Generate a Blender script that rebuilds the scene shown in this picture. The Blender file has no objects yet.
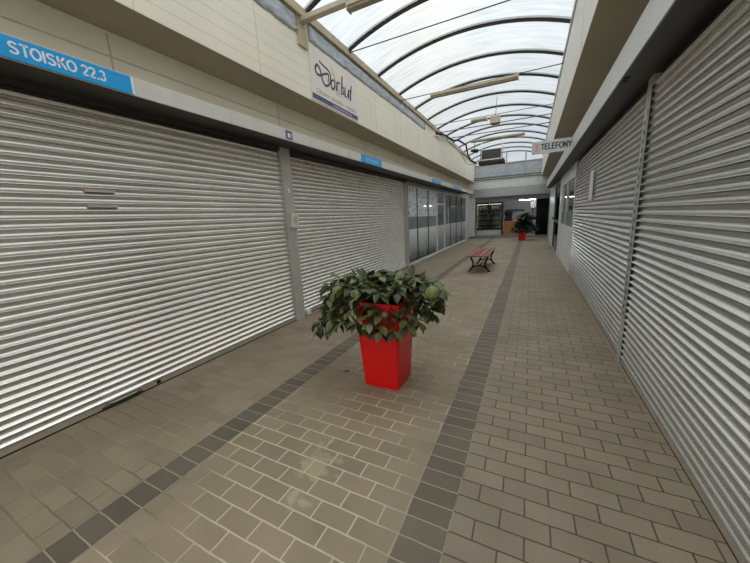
import bpy, bmesh, math, random
from mathutils import Vector, Matrix
random.seed(7)
S = bpy.context.scene
C = S.collection
PI = math.pi

# ------------------------------------------------------------------ helpers
def hexc(h, a=1.0):
    h = h.lstrip('#')
    v = [int(h[i:i+2], 16)/255 for i in (0, 2, 4)]
    return tuple((x/12.92 if x <= .04045 else ((x+.055)/1.055)**2.4) for x in v) + (a,)

class NT:
    def __init__(s, name):
        s.m = bpy.data.materials.new(name); s.m.use_nodes = True
        s.t = s.m.node_tree; s.t.nodes.clear()
        s.out = s.n('ShaderNodeOutputMaterial')
    def n(s, typ, **kw):
        x = s.t.nodes.new(typ)
        for k, v in kw.items(): setattr(x, k, v)
        return x
    def l(s, a, b): s.t.links.new(a, b)
    def val(s, sock, v):
        if hasattr(v, 'bl_idname') or isinstance(v, bpy.types.NodeSocket): s.l(v, sock)
        else: sock.default_value = v
    def math(s, op, a, b=0.0, c=None):
        x = s.n('ShaderNodeMath', operation=op)
        s.val(x.inputs[0], a); s.val(x.inputs[1], b)
        if c is not None: s.val(x.inputs[2], c)
        return x.outputs[0]
    def coord(s): return s.n('ShaderNodeTexCoord').outputs['Object']
    def noise(s, vec, scale, detail=3, rough=.55):
        x = s.n('ShaderNodeTexNoise'); s.l(vec, x.inputs['Vector'])
        x.inputs['Scale'].default_value = scale; x.inputs['Detail'].default_value = detail
        x.inputs['Roughness'].default_value = rough
        return x.outputs['Fac']
    def scalev(s, vec, sc, off=(0, 0, 0)):
        x = s.n('ShaderNodeMapping'); s.l(vec, x.inputs['Vector'])
        x.inputs['Scale'].default_value = sc; x.inputs['Location'].default_value = off
        return x.outputs[0]
    def ramp(s, fac, stops):
        x = s.n('ShaderNodeValToRGB'); s.l(fac, x.inputs[0])
        e = x.color_ramp.elements
        e[0].position, e[0].color = stops[0]; e[1].position, e[1].color = stops[-1]
        for p, c in stops[1:-1]:
            q = e.new(p); q.color = c
        return x.outputs[0]
    def mix(s, fac, a, b, mode='MIX'):
        x = s.n('ShaderNodeMix', data_type='RGBA', blend_type=mode)
        s.val(x.inputs[0], fac); s.val(x.inputs[6], a); s.val(x.inputs[7], b)
        return x.outputs[2]
    def bsdf(s, color, rough=.5, metal=0.0, spec=.5, bump=None, bstr=.3, bdist=.005, trans=0.0):
        b = s.n('ShaderNodeBsdfPrincipled')
        s.val(b.inputs['Base Color'], color); s.val(b.inputs['Roughness'], rough)
        b.inputs['Metallic'].default_value = metal; b.inputs['Specular IOR Level'].default_value = spec
        b.inputs['Transmission Weight'].default_value = trans
        if bump is not None:
            u = s.n('ShaderNodeBump'); s.l(bump, u.inputs['Height'])
            u.inputs['Strength'].default_value = bstr; u.inputs['Distance'].default_value = bdist
            s.l(u.outputs[0], b.inputs['Normal'])
        return b.outputs[0]
    def done(s, sh): s.l(sh, s.out.inputs[0]); return s.m

def plain(name, h, rough=.5, metal=0.0, spec=.5, var=.08, scale=6.0, bump=0.0):
    k = NT(name); c = hexc(h); v = k.coord()
    f = k.noise(v, scale, 4)
    lo = tuple(x*(1-var) for x in c[:3])+(1,); hi = tuple(min(1, x*(1+var)) for x in c[:3])+(1,)
    col = k.ramp(f, [(.3, lo), (.7, hi)])
    bm = k.noise(v, scale*12, 2) if bump else None
    return k.done(k.bsdf(col, rough, metal, spec, bm, bump, .003))

class MB:
    """collects shapes in world coordinates, then links them as one mesh object"""
    def __init__(s): s.bm = bmesh.new(); s.mi = 0
    def _f(s, vs, smooth=False):
        try:
            f = s.bm.faces.new(vs); f.material_index = s.mi; f.smooth = smooth; return f
        except ValueError: return None
    def box(s, x0, x1, y0, y1, z0, z1):
        v = [s.bm.verts.new((x, y, z)) for x in (x0, x1) for y in (y0, y1) for z in (z0, z1)]
        for q in ((0,1,3,2),(4,6,7,5),(0,4,5,1),(2,3,7,6),(0,2,6,4),(1,5,7,3)): s._f([v[i] for i in q])
        return s
    def bbox(s, x0, x1, y0, y1, z0, z1, r=.005, seg=2):
        b = bmesh.new()
        bmesh.ops.create_cube(b, size=1)
        for v in b.verts: v.co = Vector(((x0+x1)/2+v.co.x*(x1-x0), (y0+y1)/2+v.co.y*(y1-y0), (z0+z1)/2+v.co.z*(z1-z0)))
        bmesh.ops.bevel(b, geom=list(b.edges), offset=r, segments=seg, profile=.5, affect='EDGES')
        return s.merge(b)
    def merge(s, b):
        mp = {v: s.bm.verts.new(v.co) for v in b.verts}
        for f in b.faces: s._f([mp[v] for v in f.verts], f.smooth)
        b.free(); return s
    def quad(s, *p): s._f([s.bm.verts.new(q) for q in p]); return s
    def extrude_y(s, prof, y0, y1, closed=True, smooth=False):
        """prof: list of (x,z)"""
        a = [s.bm.verts.new((x, y0, z)) for x, z in prof]; b = [s.bm.verts.new((x, y1, z)) for x, z in prof]
        n = len(prof)
        for i in range(n if closed else n-1):
            j = (i+1) % n; s._f([a[i], a[j], b[j], b[i]], smooth)
        if closed: s._f(a); s._f(b[::-1])
        return s
    def grid(s, fn, nu, nv, smooth=True):
        g = [[s.bm.verts.new(fn(i/nu, j/nv)) for j in range(nv+1)] for i in range(nu+1)]
        for i in range(nu):
            for j in range(nv): s._f([g[i][j], g[i+1][j], g[i+1][j+1], g[i][j+1]], smooth)
        return s
    def tube(s, pts, r, n=8, closed=False, flat=None):
        pts = [Vector(p) for p in pts]; m = len(pts)
        rr = r if isinstance(r, (list, tuple)) else [r]*m
        rings = []; up = None
        for i, p in enumerate(pts):
            t = (pts[min(i+1, m-1)]-pts[max(i-1, 0)]).normalized()
            if up is None:
                up = Vector((0, 0, 1)) if abs(t.z) < .9 else Vector((1, 0, 0))
            u = (up-t*up.dot(t)).normalized(); w = t.cross(u); up = u
            k = flat if flat else 1.0
            rings.append([s.bm.verts.new(p+(u*math.cos(2*PI*a/n)+w*math.sin(2*PI*a/n)*k)*rr[i]) for a in range(n)])
        for i in range(m-1):
            for a in range(n): s._f([rings[i][a], rings[i][(a+1) % n], rings[i+1][(a+1) % n], rings[i+1][a]], True)
        s._f(rings[0][::-1]); s._f(rings[-1]); return s
    def lathe(s, prof, cx, cy, n=16):
        rg = [[s.bm.verts.new((cx+r*math.cos(2*PI*a/n), cy+r*math.sin(2*PI*a/n), z)) for a in range(n)] for r, z in prof]
        for i in range(len(prof)-1):
            for a in range(n): s._f([rg[i][a], rg[i][(a+1) % n], rg[i+1][(a+1) % n], rg[i+1][a]], True)
        s._f(rg[0][::-1]); s._f(rg[-1]); return s
    def build(s, name, mats, parent=None, label=None, normals=True):
        if normals: bmesh.ops.recalc_face_normals(s.bm, faces=list(s.bm.faces))
        top = parent; o0 = Vector((0, 0, 0))
        while top is not None: o0 += top.location; top = top.parent
        if parent is None and s.bm.verts:
            xs = [v.co for v in s.bm.verts]
            o0 = Vector(((min(v.x for v in xs)+max(v.x for v in xs))/2, (min(v.y for v in xs)+max(v.y for v in xs))/2, min(v.z for v in xs))) if s.__dict__.get('recenter') else o0
        for v in s.bm.verts: v.co -= o0
        me = bpy.data.meshes.new(name); s.bm.to_mesh(me); s.bm.free()
        for m in (mats if isinstance(mats, (list, tuple)) else [mats]): me.materials.append(m)
        o = bpy.data.objects.new(name, me); C.objects.link(o)
        if parent is not None: o.parent = parent
        else: o.location = o0
        if label: o['label'] = label
        return o

def tag(o, label=None, cat=None, group=None, kind=None):
    if label: o['label'] = label
    if cat: o['category'] = cat
    if group: o['group'] = group
    if kind: o['kind'] = kind
    return o
def thing(name, label, cat, loc, group=None):
    o = bpy.data.objects.new(name, None); C.objects.link(o); o.location = loc; o.empty_display_size = .1
    return tag(o, label, cat, group)
def struct(name, mb, mats, parent=None, label=None):
    o = mb.build(name, mats, parent, label)
    if parent is None: o['kind'] = 'structure'
    return o
def mb(): return MB()
def tmb():
    m = MB(); m.recenter = True; return m

def arc(cx, cy, rx, ry, a0, a1, n=12):
    return [(cx+rx*math.cos(math.radians(a0+(a1-a0)*i/n)), cy+ry*math.sin(math.radians(a0+(a1-a0)*i/n))) for i in range(n+1)]
GLYPH = {   # strokes on a cell 1 high: (advance, polylines)
 'S': (.74, [arc(.33, .735, .235, .205, 20, 270)+arc(.33, .27, .255, .215, 90, -160)[1:]]),
 'T': (.66, [[(.02, .94), (.62, .94)], [(.32, .94), (.32, 0)]]),
 'O': (.82, [arc(.40, .5, .33, .445, 90, 450, 28)]),
 'I': (.30, [[(.13, 0), (.13, 1)]]),
 'K': (.74, [[(.12, 0), (.12, 1)], [(.62, 1), (.12, .38)], [(.30, .58), (.66, 0)]]),
 'E': (.70, [[(.12, 0), (.12, 1)], [(.12, .94), (.62, .94)], [(.12, .52), (.58, .52)], [(.12, .06), (.64, .06)]]),
 'F': (.64, [[(.12, 0), (.12, 1)], [(.12, .94), (.60, .94)], [(.12, .50), (.54, .50)]]),
 'L': (.62, [[(.12, 0), (.12, 1)], [(.12, .06), (.58, .06)]]),
 'N': (.78, [[(.12, 0), (.12, 1)], [(.12, .96), (.62, .04)], [(.62, 0), (.62, 1)]]),
 'Y': (.70, [[(.04, 1), (.33, .46)], [(.62, 1), (.33, .46)], [(.33, .48), (.33, 0)]]),
 '2': (.62, [arc(.29, .70, .23, .24, 165, -25)+[(.40, .46), (.08, .06)], [(.05, .06), (.54, .06)]]),
 '3': (.62, [arc(.27, .73, .20, .21, 160, -90), arc(.27, .28, .235, .225, 90, -165)]),
 '.': (.30, [[(.07, .07), (.21, .07)]]), ' ': (.34, [])}
def letters(name, body, mat, origin, ex, ey, h, width, parent, t=.15, depth=.001):
    ex = Vector(ex); ey = Vector(ey); ez = ex.cross(ey); og = Vector(origin)
    tot = sum(GLYPH[c][0] for c in body)-.1; kx = width/tot; x = 0; m = MB()
    def P(p, w): return og+ex*(p[0]*kx)+ey*(p[1]*h)+ez*w
    for c in body:
        adv, strokes = GLYPH[c]
        for st in strokes:
            pts = [Vector((a+x, b)) for a, b in st]; L = []; R = []
            for i, p in enumerate(pts):
                d = (pts[min(i+1, len(pts)-1)]-pts[max(i-1, 0)]); d = Vector((d.x*kx, d.y*h)).normalized()
                nrm = Vector((-d.y/kx*h, d.x))*(t/2)
                L.append(p+nrm); R.append(p-nrm)
            for i in range(len(pts)-1):
                q = [L[i], L[i+1], R[i+1], R[i]]
                f = [m.bm.verts.new(P(v, depth)) for v in q]; b_ = [m.bm.verts.new(P(v, 0)) for v in q]
                m._f(f); m._f(b_[::-1])
                for j in range(4): m._f([f[j], f[(j+1) % 4], b_[(j+1) % 4], b_[j]])
        x += adv
    return m.build(name, mat, parent)

def text(name, body, mat, origin, ex, ey, size, depth=.002, parent=None, bold=0.0, width=None, shear=0.0, align='LEFT'):
    cu = bpy.data.curves.new(name, 'FONT'); cu.body = body; cu.size = size; cu.extrude = depth; cu.offset = bold
    cu.shear = shear; cu.align_x = align; cu.resolution_u = 3
    o = bpy.data.objects.new(name, cu); C.objects.link(o)
    bpy.context.view_layer.update()
    dg = bpy.context.evaluated_depsgraph_get()
    me = bpy.data.meshes.new_from_object(o.evaluated_get(dg)); bpy.data.objects.remove(o); bpy.data.curves.remove(cu)
    ex = Vector(ex); ey = Vector(ey); ez = ex.cross(ey); og = Vector(origin)
    xs = [v.co.x for v in me.vertices]; k = 1.0
    if width: k = width/(max(xs)-min(xs))
    p0 = Vector((0, 0, 0)); t = parent
    while t is not None: p0 += t.location; t = t.parent
    for v in me.vertices: v.co = og+ex*(v.co.x*k)+ey*v.co.y+ez*v.co.z-p0
    me.materials.clear(); me.materials.append(mat); me.name = name
    ob = bpy.data.objects.new(name, me); C.objects.link(ob)
    if parent: ob.parent = parent
    return ob

# ------------------------------------------------------------------ materials
def brick_mat(name, xo, c1, c2, mort, mortar_pale=None, stain=False, w=.22, h=.111, off=.5):
    k = NT(name); v = k.coord()
    warp = k.n('ShaderNodeTexNoise'); k.l(v, warp.inputs['Vector']); warp.inputs['Scale'].default_value = 9.0; warp.inputs['Detail'].default_value = 3.0
    sub = k.n('ShaderNodeVectorMath', operation='SUBTRACT'); k.l(warp.outputs['Color'], sub.inputs[0]); sub.inputs[1].default_value = (.5, .5, .5)
    sc = k.n('ShaderNodeVectorMath', operation='SCALE'); k.l(sub.outputs[0], sc.inputs[0]); sc.inputs['Scale'].default_value = .010
    ad = k.n('ShaderNodeVectorMath', operation='ADD'); k.l(v, ad.inputs[0]); k.l(sc.outputs[0], ad.inputs[1])
    mp = k.scalev(ad.outputs[0], (1, 1, 1), (-xo+w*100, h*100, 0))
    b = k.n('ShaderNodeTexBrick'); k.l(mp, b.inputs['Vector'])
    b.offset = off; b.offset_frequency = 2; b.squash = 1.0
    b.inputs['Scale'].default_value = 1.0; b.inputs['Brick Width'].default_value = w; b.inputs['Row Height'].default_value = h
    b.inputs['Mortar Size'].default_value = .0055 if stain else .0042; b.inputs['Mortar Smooth'].default_value = .25; b.inputs['Bias'].default_value = 0.0
    b.inputs['Color1'].default_value = hexc(c1); b.inputs['Color2'].default_value = hexc(c2)
    grit = k.noise(v, 160, 3, .7); blot = k.noise(v, 2.1, 4)
    g = k.ramp(grit, [(.25, (.86, .86, .86, 1)), (.75, (1.12, 1.12, 1.12, 1))])
    bl = k.ramp(blot, [(.3, (.86, .86, .85, 1)), (.7, (1.1, 1.1, 1.1, 1))])
    col = k.mix(1.0, k.mix(1.0, b.outputs['Color'], g, 'MULTIPLY'), bl, 'MULTIPLY')
    mcol = hexc(mort)
    if mortar_pale:
        f = k.ramp(k.noise(v, 1.3, 3), [(.42, (0, 0, 0, 1)), (.62, (1, 1, 1, 1))])
        if stain:    # the sandy joints are palest in the worn spot in front of the planter
            d = k.n('ShaderNodeVectorMath', operation='DISTANCE'); k.l(k.scalev(v, (1, .8, 1)), d.inputs[0]); d.inputs[1].default_value = (-1.12, .96, 0)
            near = k.math('SMOOTHSTEP', d.outputs['Value'], 0.0) if False else k.n('ShaderNodeMapRange', interpolation_type='SMOOTHSTEP')
            k.l(d.outputs['Value'], near.inputs[0]); near.inputs[1].default_value = .35; near.inputs[2].default_value = .85; near.inputs[3].default_value = 1.0; near.inputs[4].default_value = 0.0
            f = k.math('MAXIMUM', f, near.outputs[0])
        mcol = k.mix(f, mcol, hexc(mortar_pale))
    col = k.mix(b.outputs['Fac'], col, mcol)
    if stain:
        for (sx, sy, r0, r1, amt) in ((-1.13, 1.30, .075, .125, .42), (-1.10, 1.05, .04, .085, .45), (-1.20, 1.44, .03, .08, .3), (-1.02, 1.26, .03, .06, .35)):
            d = k.n('ShaderNodeVectorMath', operation='DISTANCE')
            wv = k.n('ShaderNodeVectorMath', operation='ADD'); k.l(v, wv.inputs[0])
            s2 = k.n('ShaderNodeVectorMath', operation='SCALE'); k.l(sub.outputs[0], s2.inputs[0]); s2.inputs['Scale'].default_value = .42
            k.l(s2.outputs[0], wv.inputs[1]); k.l(wv.outputs[0], d.inputs[0]); d.inputs[1].default_value = (sx, sy, 0)
            r = k.n('ShaderNodeMapRange', interpolation_type='SMOOTHSTEP'); k.l(d.outputs['Value'], r.inputs[0])
            r.inputs[1].default_value = r0; r.inputs[2].default_value = r1; r.inputs[3].default_value = amt; r.inputs[4].default_value = 0.0
            col = k.mix(r.outputs[0], col, hexc('#c6b997'))
    # small dark spots of trodden dirt
    sp = k.n('ShaderNodeTexVoronoi'); k.l(v, sp.inputs['Vector']); sp.inputs['Scale'].default_value = 2.6
    sm = k.n('ShaderNodeMapRange'); k.l(sp.outputs['Distance'], sm.inputs[0]); sm.inputs[1].default_value = .015; sm.inputs[2].default_value = .03; sm.inputs[3].default_value = .5; sm.inputs[4].default_value = 0.0
    col = k.mix(sm.outputs[0], col, hexc('#2e2a22'))
    hgt = k.math('SUBTRACT', k.math('MULTIPLY', grit, .15), b.outputs['Fac'])
    return k.done(k.bsdf(col, .62, 0, .35, hgt, .55, .006))

P_SIDE = brick_mat('pavers side', .03, '#9b8c76', '#8d7f6b', '#7b6f5c', '#a99a80')
P_MID = brick_mat('pavers middle', .15, '#9c8d76', '#8f816c', '#81745f', '#cbbda0', stain=True)
P_RIGHT = brick_mat('pavers right', .0427, '#9b8d78', '#8f8370', '#5f5546')
P_STRIPE_L = brick_mat('dark pavers by the shops', -2.05, '#71685a', '#655c4f', '#a3967e', w=.205, off=0.0)
P_STRIPE_R = brick_mat('dark pavers in the walkway', -.505, '#766c5d', '#6c6254', '#a69a83', w=.22, off=0.0)

def shutter_mat(name, h):
    k = NT(name); v = k.coord()
    f = k.noise(k.scalev(v, (3, .5, 3)), 3.0, 4); c = hexc(h)
    col = k.ramp(f, [(.3, tuple(x*.92 for x in c[:3])+(1,)), (.7, tuple(min(1, x*1.06) for x in c[:3])+(1,))])
    return k.done(k.bsdf(col, .26, .9, .5))
M_SHL = shutter_mat('silver slats warm', '#ebe7df'); M_SHR = shutter_mat('silver slats', '#d6d5d0')
M_POST = plain('grey painted post', '#b9b7ae', .45)
M_BAR = plain('grey bottom bar', '#b3a998', .45, .1)
M_BLACK = plain('black rubber', '#161513', .6)
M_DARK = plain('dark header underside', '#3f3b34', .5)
M_HEADL = plain('pale grey header face', '#dfdacf', .4, 0, .5, .04)
M_HEADR = plain('white header face', '#dcdcd6', .4, 0, .5, .04)
M_CREAM = plain('cream wall panel', '#f7efdb', .5, 0, .4, .04, 2.0)
M_FASR = plain('white right fascia panel', '#e6e3d8', .5, 0, .4, .05, 2.0)
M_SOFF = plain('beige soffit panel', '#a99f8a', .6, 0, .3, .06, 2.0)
M_SEAM = plain('panel seam', '#d3c9ae'.replace(' ', ''), .6); M_GROOVE = plain('panel groove', '#e2d8c0', .6)
M_STEEL = plain('dark steel arch', '#34322f', .45, .3)
M_ALU = plain('aluminium edge strip', '#c9c9c6', .35, .4)
M_TIE = plain('galvanised tie rod', '#6d6a66', .45, .4)
M_BEAM = plain('beige painted steel', '#c9bfa8', .5)
M_GUTTER = plain('yellowed gutter board', '#c0b294', .6, 0, .3, .15, 3.0)
M_WHITE = plain('white paint', '#e6e7e6', .45)
M_WALLW = plain('off white wall', '#cfd0cc', .6)
M_GREYB = plain('grey beam paint', '#b3b6b5', .5)
M_BLUE = plain('bright blue sign', '#07a6ee', .3, 0, .5, .03)
M_TXTW = plain('white lettering', '#f4f6f8', .4, 0, .4, .01)
M_TXTD = plain('dark lettering', '#3a4150', .4)
M_TXTB = plain('beige lettering', '#b7a892', .5)
M_NAVY = plain('navy sign strip', '#3c4672', .4)
M_PURP = plain('purple sticker', '#7b4a86', .4)
M_PINK = plain('pale pink print', '#e7d6d0', .5)
M_RED = plain('glossy red planter plastic', '#f80f11', .34, 0, .5, .03)
M_SOIL = plain('dark soil', '#2c2219', .9, 0, .2, .3, 30, .6)
M_STEM = plain('reddish green stem', '#5d5133', .6)
M_IRON = plain('black cast iron', '#141312', .4, .3)
M_GLASSFRAME = plain('silver shopfront frame', '#e3e6e6', .4, .1)
M_BLKFRAME = plain('black cooler frame', '#121212', .35)
M_PLASTICW = plain('white plastic box', '#d9d3c4', .4)
M_HEAT = plain('dark grey heater casing', '#55534d', .55, .2)
M_BROWN = plain('brown tray', '#3b2f26', .55)

def wood_mat(name, a, b, axis='Y', rough=.35):
    k = NT(name); v = k.coord()
    f = k.noise(k.scalev(v, (26, 1.6, 26) if axis == 'Y' else (2, 20, 20)), 2.0, 5)
    return k.done(k.bsdf(k.ramp(f, [(.3, hexc(a)), (.7, hexc(b))]), rough, 0, .5, f, .2, .002))
M_SLAT = wood_mat('varnished red brown slat', '#8e3b2a', '#b9604a')
M_SLATD = wood_mat('varnished dark red slat', '#6f2a20', '#94443a')
M_COUNTER = wood_mat('orange brown wood board', '#a9713f', '#c48b58', 'X', .5)

def leaf_mat(name, a, b):
    k = NT(name); v = k.coord()
    f = k.noise(v, 14, 3)
    col = k.ramp(f, [(.3, hexc(a)), (.72, hexc(b))])
    p = k.bsdf(col, .40, 0, .42, k.noise(v, 60, 2), .15, .002)
    t = k.n('ShaderNodeBsdfTranslucent'); k.l(col, t.inputs[0])
    m = k.n('ShaderNodeMixShader'); m.inputs[0].default_value = .18; k.l(p, m.inputs[1]); k.l(t.outputs[0], m.inputs[2])
    return k.done(m.outputs[0])
M_LEAF = leaf_mat('green leaf', '#525831', '#868c58')
M_LEAF2 = leaf_mat('dark green leaf', '#2e3420', '#4b5238')
M_LEAFDIM = leaf_mat('green leaf darkened for dim light', '#1a211c', '#2c352c')  # dim light of the far end put into the leaf colour
M_FLOW = leaf_mat('pale green floret', '#808b50', '#b9bd86')
M_FLOWP = leaf_mat('faded pink floret', '#a9746a', '#c9a48f')

def roof_mat():
    k = NT('streaked translucent roof sheet'); v = k.coord()
    st = k.noise(k.scalev(v, (1.2, 9, 1.2)), 1.5, 5); bl = k.noise(v, .7, 4)
    f = k.math('ADD', k.math('MULTIPLY', st, .6), k.math('MULTIPLY', bl, .4))
    col = k.ramp(f, [(.32, hexc('#d2d8db')), (.5, hexc('#e4e9ed')), (.68, hexc('#f5f7f8'))])
    tr = k.n('ShaderNodeBsdfTransparent'); k.l(col, tr.inputs[0])
    tl = k.n('ShaderNodeBsdfTranslucent'); k.l(col, tl.inputs[0])
    m = k.n('ShaderNodeMixShader'); m.inputs[0].default_value = .12
    k.l(tr.outputs[0], m.inputs[1]); k.l(tl.outputs[0], m.inputs[2])
    return k.done(m.outputs[0])
M_ROOF = roof_mat()

def glass_mat(name, tint='#e8efee', rough=.02, refl=1.0, haze=None, hcol='#e6e9ea'):
    """clear sheet: see through plus mirror; haze = function(k) giving the share covered by printed film and by painted-in reflection"""
    k = NT(name)
    tr = k.n('ShaderNodeBsdfTransparent'); tr.inputs[0].default_value = hexc(tint)
    gl = k.n('ShaderNodeBsdfGlossy'); gl.inputs['Roughness'].default_value = rough
    fr = k.n('ShaderNodeFresnel'); fr.inputs[0].default_value = 1.5
    base = tr.outputs[0]
    if haze:
        d = k.n('ShaderNodeBsdfDiffuse'); fac, col = haze(k)
        k.val(d.inputs[0], col if col is not None else hexc(hcol))
        h = k.n('ShaderNodeMixShader'); k.val(h.inputs[0], fac); k.l(base, h.inputs[1]); k.l(d.outputs[0], h.inputs[2]); base = h.outputs[0]
    m = k.n('ShaderNodeMixShader'); k.val(m.inputs[0], k.math('MULTIPLY', fr.outputs[0], refl))
    k.l(base, m.inputs[1]); k.l(gl.outputs[0], m.inputs[2])
    return k.done(m.outputs[0])
M_GLASS = glass_mat('clear shop glass', '#dfe6e6')
M_COOLGL = glass_mat('cooler door glass', '#dfe4e2', refl=.4)
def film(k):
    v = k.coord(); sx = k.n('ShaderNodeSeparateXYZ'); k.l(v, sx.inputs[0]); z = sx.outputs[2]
    low = k.n('ShaderNodeMapRange'); k.l(z, low.inputs[0]); low.inputs[1].default_value = .1; low.inputs[2].default_value = 1.1; low.inputs[3].default_value = -.28; low.inputs[4].default_value = .70  # lower glass gets darker towards the bottom
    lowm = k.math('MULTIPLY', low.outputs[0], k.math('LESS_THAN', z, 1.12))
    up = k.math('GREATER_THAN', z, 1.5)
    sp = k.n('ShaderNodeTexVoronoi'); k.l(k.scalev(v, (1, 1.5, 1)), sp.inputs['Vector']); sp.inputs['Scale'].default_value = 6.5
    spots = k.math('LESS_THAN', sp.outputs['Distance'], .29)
    fac = k.math('ADD', lowm, k.math('ADD', k.math('MULTIPLY', up, .68), .28))  # constant share paints the mirrored brightness on as flat white
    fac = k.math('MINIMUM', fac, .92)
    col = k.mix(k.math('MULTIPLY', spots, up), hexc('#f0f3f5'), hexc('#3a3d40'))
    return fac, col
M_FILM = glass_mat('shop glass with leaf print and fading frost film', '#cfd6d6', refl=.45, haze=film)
def film2(k):
    v = k.coord(); sx = k.n('ShaderNodeSeparateXYZ'); k.l(v, sx.inputs[0]); z = sx.outputs[2]
    low = k.n('ShaderNodeMapRange'); k.l(z, low.inputs[0]); low.inputs[1].default_value = .1; low.inputs[2].default_value = 1.1; low.inputs[3].default_value = -.1; low.inputs[4].default_value = .6  # darker towards the bottom here as well
    return k.math('ADD', k.math('MULTIPLY', low.outputs[0], k.math('LESS_THAN', z, 1.12)), .22), hexc('#f0f3f5')  # constant share is reflected light painted on as white haze
M_FILM2 = glass_mat('shop glass with fading frost film', '#cfd6d6', refl=.8, haze=film2)
def foil(k): return k.noise(k.scalev(k.coord(), (1, 3, 8)), 2.0, 3), None
M_FOIL = glass_mat('bluish crumpled plastic sheet', '#9fabba', .15, 1.0, haze=lambda k: (.72, k.ramp(k.noise(k.scalev(k.coord(), (2, 3, 9)), 2.5, 4), [(.3, hexc('#bcc5d0')), (.7, hexc('#eceff2'))])))
def emit(name, h, st):
    k = NT(name); e = k.n('ShaderNodeEmission'); e.inputs[0].default_value = hexc(h); e.inputs[1].default_value = st
    return k.done(e.outputs[0])
M_TUBE = emit('lit tube', '#f4f7ff', 30.0)
M_COOLFILL = emit('added cooler fill strip', '#fbf6e6', 3.0)

# ------------------------------------------------------------------ setting: floor
YB, YE = -2.2, 17.75          # back and far end of the glazed passage
XL, XR = -3.2, .86            # shutter planes
fl = mb()
def strip(x0, x1, mi):
    fl.mi = mi; fl.quad((x0, -9, 0), (x1, -9, 0), (x1, 24.6, 0), (x0, 24.6, 0))
strip(-3.75, -2.05, 0); strip(-2.05, -1.845, 1); strip(-1.845, -.505, 2); strip(-.505, -.285, 3); strip(-.285, 1.3, 4)
o = fl.build('floor', [P_SIDE, P_STRIPE_L, P_MID, P_STRIPE_R, P_RIGHT]); o['kind'] = 'structure'

# side walls above the shutters, soffits, fascias
ZF, ZT = 3.13, 4.10
XFL, XFR = -2.75, .41
w = mb(); w.box(-3.42, -3.40, YB, 20.4, 0, 3.15); struct('wall_left', w, M_WALLW)
w = mb(); w.box(1.22, 1.24, YB, 24.6, 0, 3.15); struct('wall_right', w, M_WALLW)
# panel strip between header box and soffit, with its groove and upright seams
w = mb(); w.box(-3.40, -3.2, YB, 20.3, 2.70, ZF)
w.mi = 1
for y in (-1.0, 1.65, 3.61, 6.2, 8.6, 11.0, 13.4, 15.8): w.box(-3.2, -3.197, y-.006, y+.006, 2.70, ZF-.03)
w.box(-3.2, -3.196, YB, 20.3, 2.925, 2.937)
struct('trim_1', w, [M_CREAM, M_SEAM])
w = mb(); w.box(XR, 1.22, YB, 17.9, 2.807, ZF); struct('trim_2', w, M_FASR)
# header boxes over the shutters
w = mb()
w.box(-3.40, -2.885, YB, 17.1, 2.56, 2.70)
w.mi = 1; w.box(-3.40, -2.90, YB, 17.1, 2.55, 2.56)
w.box(-3.40, -3.225, YB, 8.7, 2.475, 2.55); w.box(-3.225, -3.19, YB, 8.7, 2.505, 2.55)
w.mi = 2
for y in (2.52, 4.93, 7.6, 10.3, 13.0): w.box(-2.885, -2.883, y-.003, y+.003, 2.56, 2.70)
struct('trim_3', w, [M_HEADL, M_DARK, M_SEAM])
w = mb()
w.box(.635, 1.22, YB, 17.7, 2.56, 2.807)
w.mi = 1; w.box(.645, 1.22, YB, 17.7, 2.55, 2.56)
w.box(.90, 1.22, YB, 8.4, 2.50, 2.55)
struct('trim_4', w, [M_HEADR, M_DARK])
# fascia beams under the roof
w = mb(); w.box(-3.4, XFL, YB, 20.2, ZF, ZT)
w.mi = 1
w.mi = 3
for y in (.4, 1.64, 2.89, 4.14, 5.83, 7.1, 8.4, 9.7, 11.0, 12.3, 13.6, 14.9, 16.2): w.box(XFL, XFL+.002, y-.004, y+.004, ZF, 3.82)
w.mi = 3
for z in (3.25, 3.37, 3.49, 3.61, 3.73): w.box(XFL, XFL+.001, YB, YE, z-.002, z+.002)
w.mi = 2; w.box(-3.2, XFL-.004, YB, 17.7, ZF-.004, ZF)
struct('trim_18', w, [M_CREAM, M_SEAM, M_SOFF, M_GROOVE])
w = mb(); w.box(XFR, 1.22, YB, 20.2, ZF, ZT)
w.mi = 1
for y in (2.2, 4.4, 6.6, 8.8, 11.0, 13.2, 15.4): w.box(XFR-.002, XFR, y-.004, y+.004, ZF, ZT)
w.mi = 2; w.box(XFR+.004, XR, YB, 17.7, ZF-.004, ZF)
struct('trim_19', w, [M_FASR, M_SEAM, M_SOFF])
# gutter boards along both springings
w = mb(); w.box(XFL-.12, -2.70, YB, YE, 4.06, 4.16); struct('trim_5', w, M_GUTTER)
w = mb(); w.box(.39, .50, YB, YE, 4.08, 4.16); struct('trim_6', w, M_ALU)

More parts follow.
